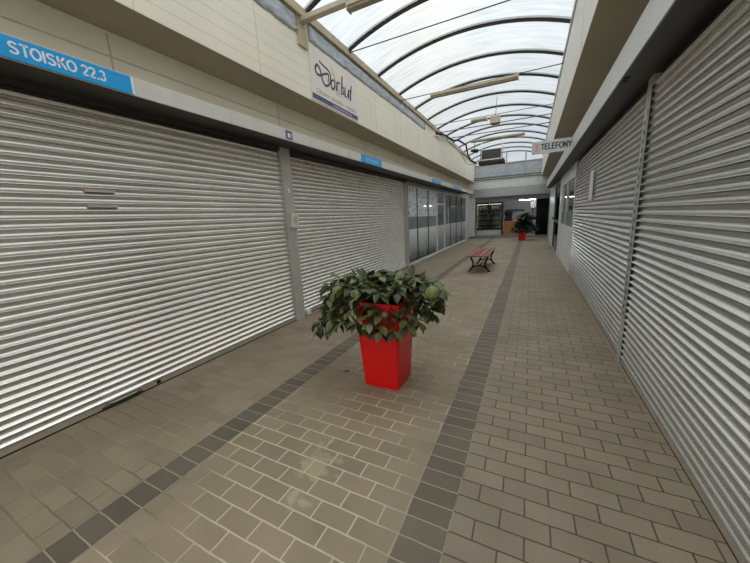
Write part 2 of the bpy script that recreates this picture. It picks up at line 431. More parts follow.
# arched roof: sheet + ribs
XC, HALF, RISE, ZS = -1.13, 1.60, .33, 4.15
RA = (HALF**2+RISE**2)/(2*RISE); A0 = math.asin(HALF/RA)
def arch(u, dr=0.0):
    a = -A0+2*A0*u
    return XC+(RA+dr)*math.sin(a), ZS+RISE-RA+(RA+dr)*math.cos(a)
w = mb()
w.grid(lambda u, v: (arch(u, .03)[0], YB+(20.2-YB)*v, arch(u, .03)[1]), 20, 40)
struct('ceiling', w, M_ROOF)
ORD = ['first', 'second', 'third', 'fourth', 'fifth', 'sixth', 'seventh', 'eighth', 'ninth', 'tenth', 'eleventh', 'twelfth', 'thirteenth', 'fourteenth', 'fifteenth']
ry = [3.775+1.075*i for i in range(14)]
for i, y in enumerate(ry):
    yy = y
    base = thing('roof_rib', 'dark arched roof rib, %s one beyond the beige crossbar' % ORD[i-1] if i else 'dark arched roof rib right beside the beige crossbar at the upper left', 'roof rib', (XC, yy, ZS), 'arched ribs of the translucent roof')
    m = mb(); m.grid(lambda u, v: (arch(u, (0, -.030, -.030, 0, 0)[round(v*4)])[0], yy+(-.015, -.015, .015, .015, -.015)[round(v*4)], arch(u, (.0, -.030, -.030, .0, .0)[round(v*4)])[1]), 24, 4, False)
    m.build('arch_bar', M_STEEL, base)
    m = mb(); m.grid(lambda u, v: (arch(u, (.028, .002, .002, .028, .028)[round(v*4)])[0], yy+(-.035, -.035, .035, .035, -.035)[round(v*4)], arch(u, (.028, .002, .002, .028, .028)[round(v*4)])[1]), 24, 4, False)
    m.build('edge_strip', M_ALU, base)
# tie rods
def rod(y, z, x0, x1, lab, r=.009, y2=None, z2=None):
    m = tmb(); m.tube([(x0, y, z), (x1, y if y2 is None else y2, z if z2 is None else z2)], r, 6)
    tag(m.build('tie_rod', M_TIE), lab, 'tie rod')
rod(4.86, 4.12, -2.72, .45, 'thin bare tie rod across the roof above the white shoe shop banner')
rod(7.06, 4.05, -2.72, .45, 'thin tie rod carrying the long beige lamp in the middle of the roof')
rod(9.6, 4.10, -2.72, .42, 'thin tie rod crossing just behind the short lamp and beige box')
rod(10.5, 4.10, -2.72, .45, 'grey tie rod crossing in front of the lamp above the dark heater', .014)
rod(11.36, 4.08, -2.72, .45, 'grey tie rod just in front of the farthest ceiling lamp', .014)
# wide bracket at upper left
b = thing('crossbar', 'wide beige steel crossbar reaching in from the left roof edge', 'crossbar', (-2.45, 3.7, 4.0))
m = mb(); m.bbox(-2.78, -2.06, 3.655, 3.745, 4.0, 4.06, .006); m.build('bar', M_BEAM, b)
m = mb(); m.box(-2.80, -2.74, 3.6, 3.8, 3.90, 4.12); m.build('end_plate', M_GUTTER, b)
m = mb(); m.tube([(-2.06, 3.7, 4.03), (.45, 3.7, 4.06)], .01, 6); m.build('rod', M_TIE, b)

def lamp(x0, x1, y, z, lab, w_=.055):
    t = thing('ceiling_lamp', lab, 'ceiling lamp', ((x0+x1)/2, y, z-.04), 'unlit strip lamps under the glass roof')
    m = mb(); m.extrude_y([(0, 0)]*0 or [(-1, 0)], 0, 0, False) if False else None
    m = mb(); m.bbox(x0, x1, y-w_, y+w_, z, z+.045, .006); m.build('housing', M_BEAM, t)
    m = mb(); m.bbox(x0+.02, x1-.02, y-w_*.8, y+w_*.8, z-.035, z-.001, .012); m.build('diffuser', plain('brownish lamp cover', '#a3927a', .4), t)
    for x in (x0, x1):
        m = mb(); s_ = .02 if x == x0 else -.02
        m.bbox(min(x, x+s_), max(x, x+s_), y-w_, y+w_, z-.04, z-.001, .004); m.build('end_cap', M_BEAM, t)
lamp(-2.05, -.5, 3.7, 3.955, 'unlit beige strip lamp hung from the near crossbar at the top edge')
lamp(-2.0, -.31, 7.0, 3.965, 'long unlit beige strip lamp on a tie rod in the middle of the roof')
lamp(-1.55, -1.13, 9.3, 3.94, 'short unlit beige lamp beside the square beige box under the roof')
lamp(-2.0, -.28, 12.0, 3.99, 'farthest unlit strip lamp above the dark hanging heater')
t = thing('junction_box', 'square beige box hung under the roof beside a short lamp', 'box', (-.93, 9.25, 3.77))
m = mb(); m.bbox(-1.05, -.81, 9.15, 9.35, 3.78, 3.96, .01); m.build('body', M_BEAM, t)
m = mb(); m.box(-1.02, -.84, 9.17, 9.33, 3.765, 3.78); m.build('base', plain('dark beige base', '#7c6d54', .5), t)
m = mb(); m.tube([(-.93, 9.25, 3.96), (-.93, 9.4, 4.2), (-.93, 9.5, 4.49)], .008, 6); m.build('hanger', M_TIE, t)

# hanging heater at the far end
t = thing('air_heater', 'dark grey box heater hanging on white rods under the far roof', 'heater', (-1.55, 14.0, 3.46))
m = mb(); m.bbox(-1.93, -1.17, 13.85, 14.3, 3.63, 4.0, .015); m.build('casing', M_HEAT, t)
m = mb(); m.bbox(-2.0, -1.02, 13.8, 14.35, 3.46, 3.585, .01); m.build('tray', M_BROWN, t)
m = mb(); m.box(-1.99, -1.03, 13.82, 14.33, 3.585, 3.63); m.build('rail', M_WHITE, t)
for x in (-1.88, -1.10):
    m = mb(); m.tube([(x, 13.82, 3.6), (x, 13.82, 4.32 if x < -1.5 else 4.46)], .018, 8); m.build('rod', M_WHITE, t)
m = mb()
for i in range(9): m.box(-1.90, -1.2, 13.838, 13.85, 3.66+.036*i, 3.672+.036*i)
m.build('grille', plain('grille grey', '#6a675f', .5, .2), t)
t = thing('spot_lamp', 'small black spot lamp on the left of the hanging heater', 'lamp', (-2.1, 13.6, 3.9))
m = mb(); m.tube([(-2.25, 13.6, 3.99), (-2.12, 13.55, 3.97), (-2.0, 13.5, 3.93)], [.05, .07, .075], 10); m.build('head', M_BLKFRAME, t)
m = mb(); m.tube([(-2.12, 13.6, 3.97), (-2.12, 13.6, 4.2), (-2.12, 13.6, 4.36)], .012, 6); m.build('bracket', M_TIE, t)
m = tmb(); m.tube([(-2.72, 10.1, 4.0), (-2.62, 10.6, 4.05), (-2.50, 11.4, 4.01), (-2.38, 11.8, 4.06), (-2.22, 12.3, 3.98), (-2.25, 12.8, 3.74), (-2.22, 13.3, 3.57), (-2.05, 13.8, 3.5)], .03, 8)
tag(m.build('cable', M_BLACK), 'thick black cable looping from the left roof edge to the heater', 'cable')
m = tmb(); m.tube([(-2.73, 9.9, 3.9), (-2.66, 10.6, 3.96), (-2.56, 11.6, 3.94), (-2.45, 12.3, 3.80), (-2.36, 13.2, 3.46), (-2.08, 13.7, 3.44)], .02, 8)
tag(m.build('pipe', M_WHITE), 'thin white pipe running beside the black cable to the heater', 'pipe')

# crumpled plastic sheeting below the left roof edge
rs = random.Random(3)
def sheet(y0, y1, z0, z1, n, lab):
    m = tmb(); amp = [rs.uniform(0, .035) for _ in range(n+1)]
    sag = [rs.uniform(-.008, .008) for _ in range(n+1)]
    m.grid(lambda u, v: (XFL+.001+amp[round(u*n)]*.6*math.sin(v*PI)+.006+.006*math.sin(9*v+7*u), y0+(y1-y0)*u, (z0+sag[round(u*n)])*(1-v)+z1*v), n, 6)
    so = m.build('plastic_sheet', M_FOIL); so.modifiers.new('thickness', 'SOLIDIFY').thickness = .002
    tag(so, lab, 'plastic sheet')
sheet(1.2, 3.58, 3.84, 4.061, 40, 'crumpled bluish plastic sheet under the roof edge left of the shoe shop banner')
sheet(3.83, 9.0, 3.86, 4.061, 70, 'bluish plastic sheet under the roof edge above and past the shoe shop banner')
m = tmb(); m.box(XFL, XFL+.03, 3.59, 3.77, 3.72, 3.885); m.recenter = True
tag(m.build('mounting_board', M_GUTTER), 'yellowed wooden board below the beige crossbar on the left fascia', 'board')

# far end fascia, rails, band, gable
w = mb(); w.box(-3.4, 1.22, YE, YE+.1, 2.76, 3.30)
struct('wall_front_upper', w, M_WHITE)
w = mb(); w.box(-2.75, .42, YE-.05, YE, 3.20, 3.225); w.box(-2.75, .42, YE-.05, YE, 3.30, 3.33); struct('trim_7', w, M_HEAT)
w = mb(); w.box(-2.75, .42, YE+.02, YE+.05, 3.33, 3.93); struct('window_6', w, M_FOIL)
w = mb(); w.box(-2.75, .42, YE-.01, YE+.06, 3.93, 3.97); struct('trim_8', w, M_GREYB)
for i, (x, z1) in enumerate(((-1.2, 4.46), (-.32, 4.38))):
    w = mb(); w.box(x-.03, x+.03, YE-.04, YE+.02, 3.22, z1); struct('trim_%d' % (9+i), w, M_GREYB)
# covered ceiling between passage end and the food shop, and the shop shell
w = mb(); w.box(-3.6, 1.22, 20.3, 24.5, 2.98, 3.06); struct('ceiling_far', w, M_WALLW)
w = mb(); w.box(-3.45, 1.2, 20.3, 20.45, 2.44, 2.98); struct('trim_11', w, M_GREYB)
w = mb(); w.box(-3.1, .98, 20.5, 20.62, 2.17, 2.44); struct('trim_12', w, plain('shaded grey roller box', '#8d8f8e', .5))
w = mb(); w.box(-3.42, -3.1, 20.3, 20.6, 0, 2.44); struct('trim_13', w, M_WHITE)
w = mb(); w.box(.87, 1.08, 17.75, 17.95, 0, 2.76); struct('trim_14', w, M_WHITE)
w = mb(); w.box(.95, 1.2, 17.95, 20.6, 0, 2.98); struct('wall_right_far', w, M_WALLW)
w = mb(); w.box(-3.42, 1.2, 20.3, 24.5, .001, .10); struct('floor_raised', w, plain('grey shop step', '#8b8a86', .6))
w = mb(); w.box(-3.7, 1.3, 24.5, 24.6, 0, 3.1); struct('wall_front', w, plain('pale shop wall', '#dcdcd8', .6))
w = mb(); w.box(-3.5, -3.4, 20.45, 24.5, .1, 2.98); struct('wall_left_far', w, M_WALLW)

# ------------------------------------------------------------------ roller shutters
PITCH = .0615
def shutter(name, label, y0, y1, x, side, mat, ztop=2.425 , extras=None):
    """side +1: faces +X (left wall); -1: faces -X"""
    t = thing(name, label, 'roller shutter', (x, (y0+y1)/2, 0))
    prof = []; z = .07
    while z < ztop:
        for tt, o_ in ((0, -.008), (.03, -.008), (.04, .014), (.06, .0225), (.09, .0245), (.14, .0232), (.21, .0186), (.29, .0126), (.38, .0074), (.48, .0036), (.58, .0016), (.68, .0012), (.77, .0030), (.85, .0064), (.93, .0112), (.99, .0158)):
            prof.append((x+side*o_, z+tt*PITCH))
        z += PITCH
    m = mb(); m.extrude_y(prof, y0, y1, False, False)
    s_ = m.build('slat_curtain', mat, t)
    m = mb(); m.bbox(x-.012, x+.016, y0, y1, .012, .07, .003) if side > 0 else m.bbox(x-.016, x+.012, y0, y1, .012, .07, .003)
    m.build('bottom_bar', M_BAR, t)
    m = mb(); m.box(x-.014, x+.014, y0, y1, .0, .012); m.build('rubber_seal', M_BLACK, t)
    return t
s1 = shutter('roller_shutter', 'silver roller shutter under the blue number sign, nearest on the left wall', YB, 3.55, -3.215, 1, M_SHL)
m = mb(); m.tube([(-3.19, 1.10, .05), (-3.165, 1.14, .052), (-3.165, 1.29, .052), (-3.19, 1.33, .05)], .007, 6)
m.box(-3.2, -3.17, 1.09, 1.36, .072, .078); m.build('handle', M_ALU, s1)
m = mb(); m.box(-3.2, -3.185, 1.05, 1.36, .014, .03); m.build('handle_slot', plain('worn dark slot', '#4a4339', .6), s1)
m = mb(); m.bbox(-3.2, -3.188, 1.49, 1.525, .02, .055, .003); m.build('lock', M_BLACK, s1)
M_TAPE = plain('greyish tape', '#c4b9aa', .5)
for z in (1.838, 1.716):
    m = mb(); m.box(-3.205, -3.199, 1.27, 1.48, z-.013, z+.013); m.build('tape_strip', M_TAPE, s1, 'flat beige tape strip on a slat')
shutter('roller_shutter', 'silver roller shutter behind the red planter, between grey post and glass shopfront', 3.74, 8.70, -3.28, 1, M_SHL)
shutter('roller_shutter', 'silver roller shutter nearest on the right wall, running out of view', YB, 3.53, .868, -1, M_SHR)
s4 = shutter('roller_shutter', 'silver roller shutter on the right wall with a narrow white notice', 3.695, 8.40, .885, -1, M_SHR)
m = mb(); m.box(.852, .862, 6.05, 6.32, 1.62, 2.08)
m.build('notice', M_WHITE, s4, 'narrow white paper notice')
# posts between shutters
t = thing('shutter_post', 'grey upright post between the two left shutters, with a white box on it', 'post', (-3.2, 3.645, 0))
m = mb(); m.bbox(-3.26, -3.175, 3.55, 3.735, 0, 2.55, .004); m.build('post_body', M_POST, t)
m = mb(); m.bbox(-3.178, -3.172, 3.62, 3.66, 1.93, 1.99, .002); m.build('sticker', M_WHITE, t)
t = thing('control_box', 'small white switch box on the grey post between left shutters', 'switch box', (-3.172, 3.69, 1.43))
m = mb(); m.bbox(-3.174, -3.12, 3.60, 3.70, 1.43, 1.64, .006); m.build('body', M_PLASTICW, t)
m = mb(); m.bbox(-3.12, -3.112, 3.62, 3.68, 1.5, 1.6, .003); m.build('key_plate', M_TAPE, t)
m = mb(); m.bbox(-3.174, -3.13, 3.71, 3.75, 1.45, 1.6, .004); m.build('side_switch', M_PLASTICW, t)
m = tmb(); m.bbox(-3.265, -3.18, 3.80, 3.90, 0.012, .085, .006)
tag(m.build('door_stop', M_WHITE), 'small white block on the ground at the foot of the grey post', 'block')
t = thing('shutter_post', 'grey upright post with perforated strip between the two right shutters', 'post', (.86, 3.6, 0))
m = mb(); m.bbox(.855, .95, 3.545, 3.69, 0, 2.55, .004); m.build('post_body', M_POST, t)
m = mb(); m.box(.846, .855, 3.575, 3.66, .42, 2.3)
m.mi = 1
for i in range(24): m.box(.8445, .846, 3.59, 3.615, .47+.074*i, .505+.074*i)
m.build('perforated_strip', [plain('scratched pale strip', '#b5b6b2', .45, .2, .5, .25, 18), M_BLACK], t)
m = mb(); m.box(.850, .93, 3.530, 3.541, .02, 2.46); m.build('guide_slot', M_BLACK, t)
t = thing('shutter_post', 'slim grey post where the left shutter meets the glass shopfront', 'post', (-3.25, 8.75, 0))
m = mb(); m.bbox(-3.32, -3.22, 8.70, 8.80, 0, 2.55, .004); m.build('post_body', M_POST, t)
m = mb(); m.box(-3.222, -3.218, 8.735, 8.765, .1, 2.4); m.build('groove', M_BLACK, t)
m = tmb(); m.box(.65, .69, 3.50, 3.56, 2.541, 2.55); m.box(.65, .69, 3.59, 3.62, 2.541, 2.55); m.box(.65, .665, 3.56, 3.59, 2.541, 2.55)
tag(m.build('vent_clip', M_BLACK), 'small black clip under the right header box', 'clip')

# ------------------------------------------------------------------ left glass shopfront
def glazing(name, y0, y1, muls, x, side, mat, z1=2.43, transoms=(), lower=None):
    f = mb(); fw = .03
    f.box(x-.03, x+.03, y0, y1, 0, .09); f.box(x-.03, x+.03, y0, y1, z1-.05, z1)
    root = f.build(name, M_GLASSFRAME); root['kind'] = 'structure'
    ys = [y0]+list(muls)+[y1]
    for i, y in enumerate(ys):
        m = mb(); k = .05 if i in (0, len(ys)-1) else .022
        m.box(x-.028, x+.028, y-k if i else y, y+k if i < len(ys)-1 else y, .09, z1-.05)
        m.build('mullion', M_GLASSFRAME if k > .03 else M_HEAT, root)
    for (ya, yb, z) in transoms:
        m = mb(); m.box(x-.026, x+.026, ya, yb, z-.03, z+.03); m.build('transom', M_GLASSFRAME, root)
    for a, b_ in zip(ys[:-1], ys[1:]):
        m = mb(); m.box(x-.004, x+.004, a+.02, b_-.02, .09, z1-.05); m.build('pane', mat, root)
    return root
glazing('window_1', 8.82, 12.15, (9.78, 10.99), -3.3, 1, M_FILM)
d = glazing('door_1', 12.17, 13.38, (), -3.3, 1, M_FILM2, transoms=((12.17, 13.38, 1.95),))
m = mb(); m.tube([(-3.27, 13.25, .9), (-3.22, 13.25, .92), (-3.22, 13.25, 1.3), (-3.27, 13.25, 1.32)], .012, 8); m.build('door_handle', M_ALU, d)
glazing('window_2', 13.42, 18.4, (14.48, 15.79, 17.1), -3.3, 1, M_FILM2)
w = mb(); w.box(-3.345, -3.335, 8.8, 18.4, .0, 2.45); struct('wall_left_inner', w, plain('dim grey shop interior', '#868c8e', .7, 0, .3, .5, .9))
w = mb(); w.box(-3.40, -3.33, 8.8, 18.45, 2.42, 2.56); struct('trim_15', w, M_POST)
w = mb(); w.box(-3.35, -3.2, 8.82, 18.4, .0, .03); struct('baseboard_left', w, plain('concrete sill', '#9a9990', .7))

# ------------------------------------------------------------------ right wall beyond the shutters
f = mb(); f.box(.88, .95, 8.45, 11.6, 0, 1.08); f.mi = 1; f.box(.885, .95, 8.45, 11.6, 1.08, 1.43); f.mi = 0; f.box(.88, .95, 8.45, 11.6, 2.22, 2.55)
r = struct('window_3', f, [M_WHITE, plain('grey window apron', '#7f8280', .5)])
for y in (8.45, 10.2, 11.52):
    m = mb(); m.box(.872, .95, y, y+.08, 0, 2.55); m.build('mullion', M_GLASSFRAME, r)
for a, b_ in ((8.53, 10.2), (10.28, 11.52)):
    m = mb(); m.box(.91, .918, a, b_, 1.43, 2.22); m.build('pane', M_GLASS, r)
m = mb()
for dy, dz in ((0, 0), (.13, 0), (0, .13), (.13, .13)): m.box(.876, .88, 9.9+dy, 10.0+dy, .86+dz, .96+dz)
m.build('sticker', plain('silver sticker', '#f2f4f5', .3), r, 'four small pale squares')
f = mb(); f.box(.86, .95, 11.62, 12.25, 0, 2.55); struct('trim_16', f, M_GLASSFRAME)
f = mb(); f.box(.88, .94, 12.27, 12.37, 0, 2.55); f.box(.88, .94, 14.9, 15.0, 0, 2.55); f.box(.88, .94, 12.37, 14.9, 2.36, 2.55); f.box(.88, .94, 12.37, 14.9, 1.02, 1.12)
r = struct('door_2', f, plain('dark grey door frame', '#5b5c5a', .4, .2))
m = mb(); m.box(.905, .915, 12.37, 14.9, .05, 2.36); m.build('pane', M_GLASS, r)
m = mb(); m.bbox(.80, .87, 14.55, 14.7, 1.14, 1.2, .01); m.build('door_handle', M_BLACK, r)
f = mb(); f.box(.87, .95, 15.02, 17.75, 0, 2.55); struct('trim_17', f, M_GLASSFRAME)
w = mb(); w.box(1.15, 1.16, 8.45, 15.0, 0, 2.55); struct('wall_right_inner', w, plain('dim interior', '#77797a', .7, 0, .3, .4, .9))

# ------------------------------------------------------------------ signs
EY, EX, EZ = (0, 1, 0), (1, 0, 0), (0, 0, 1)
XH = -2.885
def hsign(lab, y0, y1, z0, z1):
    t = thing('shop_sign', lab, 'sign', (XH, (y0+y1)/2, z0))
    m = mb(); m.bbox(XH+.001, XH+.010, y0, y1, z0, z1, .002); m.build('board', M_BLUE, t)
    return t
t = hsign('long bright blue number sign on the left header, reading STOISKO 22.3', -.4, 1.605, 2.563, 2.692)
m = mb(); m.box(XH+.0095, XH+.0115, 1.59, 1.607, 2.563, 2.692); m.build('edge', M_TXTW, t)
letters('lettering', 'STOISKO 22.3', M_TXTW, (XH+.0105, .93, 2.595), EY, EZ, .069, .487, t, .17)
t = hsign('small bright blue sign on the left header above the second shutter', 5.39, 6.28, 2.557, 2.705)
letters('lettering', 'STOISKO', plain('pale blue lettering', '#bfe0f4', .4), (XH+.0105, 5.56, 2.60), EY, EZ, .059, .557, t, .17)
for y0, y1, lab in ((10.15, 11.25, 'small blue sign on the left header above the leaf printed panes'), (13.3, 15.0, 'farthest small blue sign on the left header, near its end')):
    t = hsign(lab, y0, y1, 2.562, 2.68)
    m = mb(); m.box(XH+.0095, XH+.0115, y0+.25, y1-.25, 2.605, 2.637); m.build('lettering', plain('faint pale lettering', '#9fd0ee', .4), t)
t = thing('sticker', 'small square purple sticker on the left header above the grey post', 'sticker', (XH, 3.42, 2.57))
m = mb(); m.box(XH, XH+.003, 3.355, 3.48, 2.575, 2.68); m.build('backing', M_PURP, t)
m = mb(); m.box(XH+.003, XH+.004, 3.39, 3.425, 2.598, 2.65); m.box(XH+.003, XH+.004, 3.44, 3.452, 2.598, 2.65); m.build('print', M_TXTW, t)

# white banner with a script name
t = thing('shop_banner', 'white banner with the dark script name Dorbut on the left fascia', 'banner', (XFL, 4.43, 3.15))
BY0, BY1 = 3.80, 5.07
m = mb(); m.bbox(XFL, XFL+.012, BY0, BY1, 3.15, 3.83, .003); m.build('board', plain('warm white banner', '#efe6dc', .45, 0, .4, .02), t)
m = mb(); m.box(XFL+.012, XFL+.014, BY0+.01, BY1-.005, 3.17, 3.235); m.build('bottom_strip', M_NAVY, t)
m = mb()
m.box(XFL+.014, XFL+.015, 4.32, 4.87, 3.19, 3.195)
for i in range(9): m.box(XFL+.014, XFL+.015, 4.32+.062*i, 4.36+.062*i, 3.192, 3.212)
m.build('lettering', plain('pale lilac lettering', '#b9bdd6', .4), t)
def script(pts, r):    # pts in banner coordinates: along, up
    n = 10; P = [Vector((XFL+.0135, BY0+a, 3.15+b)) for a, b in pts]; out = []
    for i in range(len(P)-1):
        p0, p1, p2, p3 = P[max(i-1, 0)], P[i], P[i+1], P[min(i+2, len(P)-1)]
        for s_ in range(n):
            u = s_/n
            out.append(.5*((2*p1)+(p2-p0)*u+(2*p0-5*p1+4*p2-p3)*u*u+(3*p1-p0-3*p2+p3)*u**3))
    out.append(P[-1]); return out
m = mb()
def stroke(pts, r): 
    p = script(pts, r); q = len(p)
    m.tube(p, [1.45*r*(.7+.3*math.sin(PI*min(1, max(0, i/(q-1))))) for i in range(q)], 8, flat=.2)
stroke([(.226, .545), (.30, .525), (.40, .51), (.475, .48), (.492, .43), (.47, .355), (.407, .29), (.335, .272), (.29, .30), (.262, .36), (.235, .43), (.20, .468), (.16, .472), (.125, .43), (.121, .385), (.16, .356), (.22, .362), (.30, .40), (.37, .432), (.435, .447), (.44, .41), (.418, .345)], .012)
stroke([(.585, .415), (.53, .40), (.497, .345), (.505, .295), (.54, .285), (.585, .325), (.60, .385), (.585, .415)], .012)     # o
stroke([(.655, .42), (.625, .28)], .013); stroke([(.64, .36), (.685, .42), (.745, .425)], .010)                    # r
stroke([(.812, .545), (.765, .30)], .013); stroke([(.775, .36), (.83, .40), (.85, .375), (.83, .31), (.765, .29)], .010)      # b
stroke([(.895, .42), (.868, .31), (.895, .282), (.955, .32), (.99, .40)], .012); stroke([(1.0, .42), (.972, .275)], .012)  # u
stroke([(1.085, .50), (1.035, .30), (1.06, .275)], .013); stroke([(1.02, .412), (1.11, .42)], .007)            # t
m.build('script_lettering', plain('dark blue grey script', '#3c4150', .4), t)
text('lettering', 'Obuwie damskie i męskie', M_TXTB, (XFL+.0125, BY0+.09, 3.265), EY, EZ, .095, .001, t, 0, 1.1, .35)
m = mb()
for a in (.0, .06, .12): m.tube(script([(.52+a*.5, .57-a), (.60+a*.4, .45-a*.6), (.62+a, .22)], .004), .004, 5)
m.build('ornament', plain('pale beige ornament', '#d3c4ae', .5), t)

# projecting telephone shop sign on the right header
t = thing('projecting_sign', 'white sign reading TELEFONY sticking out from the right header', 'sign', (.30, 6.96, 2.55))
m = mb(); m.bbox(-.034, .634, 6.965, 6.99, 2.552, 2.775, .003); m.build('board', plain('greyish white sign', '#e9eaea', .4, 0, .4, .02), t)
m = mb(); m.box(-.02, .107, 6.962, 6.965, 2.572, 2.754); m.build('logo_panel', M_PINK, t)
m = mb(); m.box(.03, .065, 6.9605, 6.962, 2.604, 2.722); m.build('logo_mark', plain('faint pink mark', '#d8bdb4', .5), t)
letters('lettering', 'TELEFONY', M_TXTD, (.122, 6.9645, 2.615), EX, EZ, .108, .49, t, .17)

# ------------------------------------------------------------------ planters
def leaf(m, base, d, nrm, L, W, droop, mi):
    d = d.normalized(); s_ = d.cross(nrm).normalized(); n_ = s_.cross(d).normalized()
    rows = []; N = 5
    prof = (.12, .78, 1.0, .72, .04)
    for i in range(N):
        u = i/(N-1)
        c = base+d*(L*u)-n_*(droop*L*u*u)
        hw = W*.5*prof[i]; f = .22*hw
        rows.append((m.bm.verts.new(c-s_*hw+n_*f), m.bm.verts.new(c), m.bm.verts.new(c+s_*hw+n_*f)))
    m.mi = mi
    for a, b_ in zip(rows[:-1], rows[1:]):
        m._f([a[0], a[1], b_[1], b_[0]], True); m._f([a[1], a[2], b_[2], b_[1]], True)
def shoot(root, rnd, p0, p1, lift, nleaf, L, mats, bare=.35):
    p0 = Vector(p0); p1 = Vector(p1)
    mid = (p0+p1)/2+Vector((0, 0, lift))
    pts = [(p0*(1-u)**2+mid*2*u*(1-u)+p1*u*u) for u in [i/8 for i in range(9)]]
    m = mb(); m.tube(pts, [.006-.0004*i for i in range(9)], 5)
    st = m.build('stem', M_STEM, root)
    m = mb(); ang = rnd.uniform(0, 6)
    for i in range(nleaf):
        u = bare+(1-bare)*(i+.5)/nleaf
        c = p0*(1-u)**2+mid*2*u*(1-u)+p1*u*u
        tg = ((mid-p0)*(1-u)+(p1-mid)*u).normalized()
        ang += 2.4
        a = tg.cross(Vector((0, 0, 1))); a = a.normalized() if a.length > .01 else Vector((1, 0, 0)); b_ = a.cross(tg)
        side = a*math.cos(ang)+b_*math.sin(ang)
        d = side*.9+tg*.55+Vector((0, 0, rnd.uniform(-.35, .1)))
        d.z *= .55
        nn = (Vector((0, 0, 1))+side*.25+Vector((rnd.uniform(-.4, .4), rnd.uniform(-.4, .4), 0))).normalized()
        if abs(d.normalized().dot(nn)) > .93: nn = (nn+a*.5).normalized()
        l_ = L*rnd.uniform(.75, 1.15)
        leaf(m, c, d, nn, l_, l_*.58, rnd.uniform(.1, .45), 0 if rnd.random() < .55 else 1)
    for i in range(4):   # terminal whorl
        a_ = ang+i*PI/2
        d = Vector((math.cos(a_), math.sin(a_), rnd.uniform(-.5, .0)))+(p1-mid).normalized()*.5
        leaf(m, p1, d, Vector((rnd.uniform(-.2, .2), rnd.uniform(-.2, .2), 1)), L*rnd.uniform(.8, 1.1), L*.55, rnd.uniform(.15, .5), i % 2)
    m.build('leaves', mats, st, normals=False)
def flower(root, rnd, c, r, mats, name='flower_head'):
    m = mb(); c = Vector(c)
    for i in range(70):
        z = 1-2*(i+.5)/70; a = i*2.39996; q = math.sqrt(1-z*z)
        n_ = Vector((q*math.cos(a), q*math.sin(a), z*.8)); p = c+n_*r
        u = n_.orthogonal().normalized(); v = n_.cross(u)
        for kx in range(4):
            th = kx*PI/2+rnd.random(); d = (u*math.cos(th)+v*math.sin(th))*.9+n_*.25
            leaf(m, p-n_*r*.15*rnd.random(), d, n_, r*.5, r*.42, .25, 0)
    m.build(name, mats, root, normals=False)
def pot(root, cx, cy, hb=.166, ht=.213, h=.80):
    def frust(m, z0, r0, z1, r1, bev=.02):
        b = bmesh.new(); vs = []
        for z, r in ((z0, r0), (z1, r1)):
            vs.append([b.verts.new((cx+sx*r, cy+sy*r, z)) for sx, sy in ((-1, -1), (1, -1), (1, 1), (-1, 1))])
        for i in range(4): b.faces.new([vs[0][i], vs[0][(i+1) % 4], vs[1][(i+1) % 4], vs[1][i]])
        b.faces.new(vs[0][::-1]); b.faces.new(vs[1])
        e = [x for x in b.edges if abs(x.verts[0].co.z-x.verts[1].co.z) > .01]
        bmesh.ops.bevel(b, geom=e, offset=bev, segments=3, profile=.5, affect='EDGES'); m.merge(b)
    m = mb(); frust(m, 0.0, hb, h-.05, hb+(ht-hb)*.93); 
    bo = m.build('pot_body', M_RED, root)
    m = mb(); r = ht+.004
    for (x0, x1, y0, y1) in ((-r, r, -r, -r+.025), (-r, r, r-.025, r), (-r, -r+.025, -r+.025, r-.025), (r-.025, r, -r+.025, r-.025)):
        m.bbox(cx+x0, cx+x1, cy+y0, cy+y1, h-.06, h, .005)
    m.build('rim', M_RED, root)
    m = mb(); m.grid(lambda u, v: (cx-r+.026+(2*r-.052)*u, cy-r+.026+(2*r-.052)*v, h-.045+.02*math.sin(7*u+3*v)*math.sin(PI*u)), 8, 8); m.build('soil', M_SOIL, root)

PX, PY = -1.14, 2.44
t = thing('potted_hydrangea', 'tall red square planter with a drooping hydrangea, standing in the foreground', 'potted plant', (PX, PY, 0))
pot(t, PX, PY)
rnd = random.Random(11)
lm = [M_LEAF, M_LEAF2]
targets = []
for i in range(36):     # spreading crown
    a = i*2.39996; q = math.sqrt((i+.6)/36)
    targets.append((PX+.46*q*math.cos(a), PY+.36*q*math.sin(a), .99-.07*q*q+rnd.uniform(-.03, .03)))
for x, y, z in targets:
    shoot(t, rnd, (PX+(x-PX)*.25, PY+(y-PY)*.25, .76), (x, y, z), .07, 9, .115, lm, .45)
low = [(-1.86, 2.36, .50), (-1.78, 2.28, .48), (-1.68, 2.30, .50), (-1.72, 2.40, .54), (-1.60, 2.22, .56), (-1.80, 2.42, .56), (-1.54, 2.24, .60),
       (-1.74, 2.50, .80), (-1.66, 2.44, .72), (-1.74, 2.40, .88), (-1.66, 2.52, .66), (-1.79, 2.45, .68), (-1.70, 2.36, .78),
       (-.70, 2.40, .70), (-.65, 2.44, .80), (-.74, 2.36, .74), (-.66, 2.50, .90), (-.80, 2.34, .64), (-.65, 2.38, .88), (-.72, 2.46, .84),
       (-1.05, 2.13, .60), (-1.14, 2.12, .66), (-1.28, 2.14, .64), (-.95, 2.16, .60), (-1.38, 2.16, .66), (-.86, 2.24, .64), (-1.16, 2.15, .60)]
for x, y, z in low:
    shoot(t, rnd, (PX+(x-PX)*.22, PY+(y-PY)*.22, .77), (x, y, z), .26 if abs(x-PX) > .3 else .22, 8, .115, lm, .6)
flower(t, rnd, (-1.555, 2.30, .875), .040, M_FLOW)
flower(t, rnd, (-.68, 2.36, .895), .056, M_FLOW)
flower(t, rnd, (-1.02, 2.17, .735), .028, M_FLOWP)
m = tmb()
leaf(m, Vector((-1.62, 2.40, .004)), Vector((1, .3, .02)), Vector((0, 0, 1)), .05, .03, .0, 0)
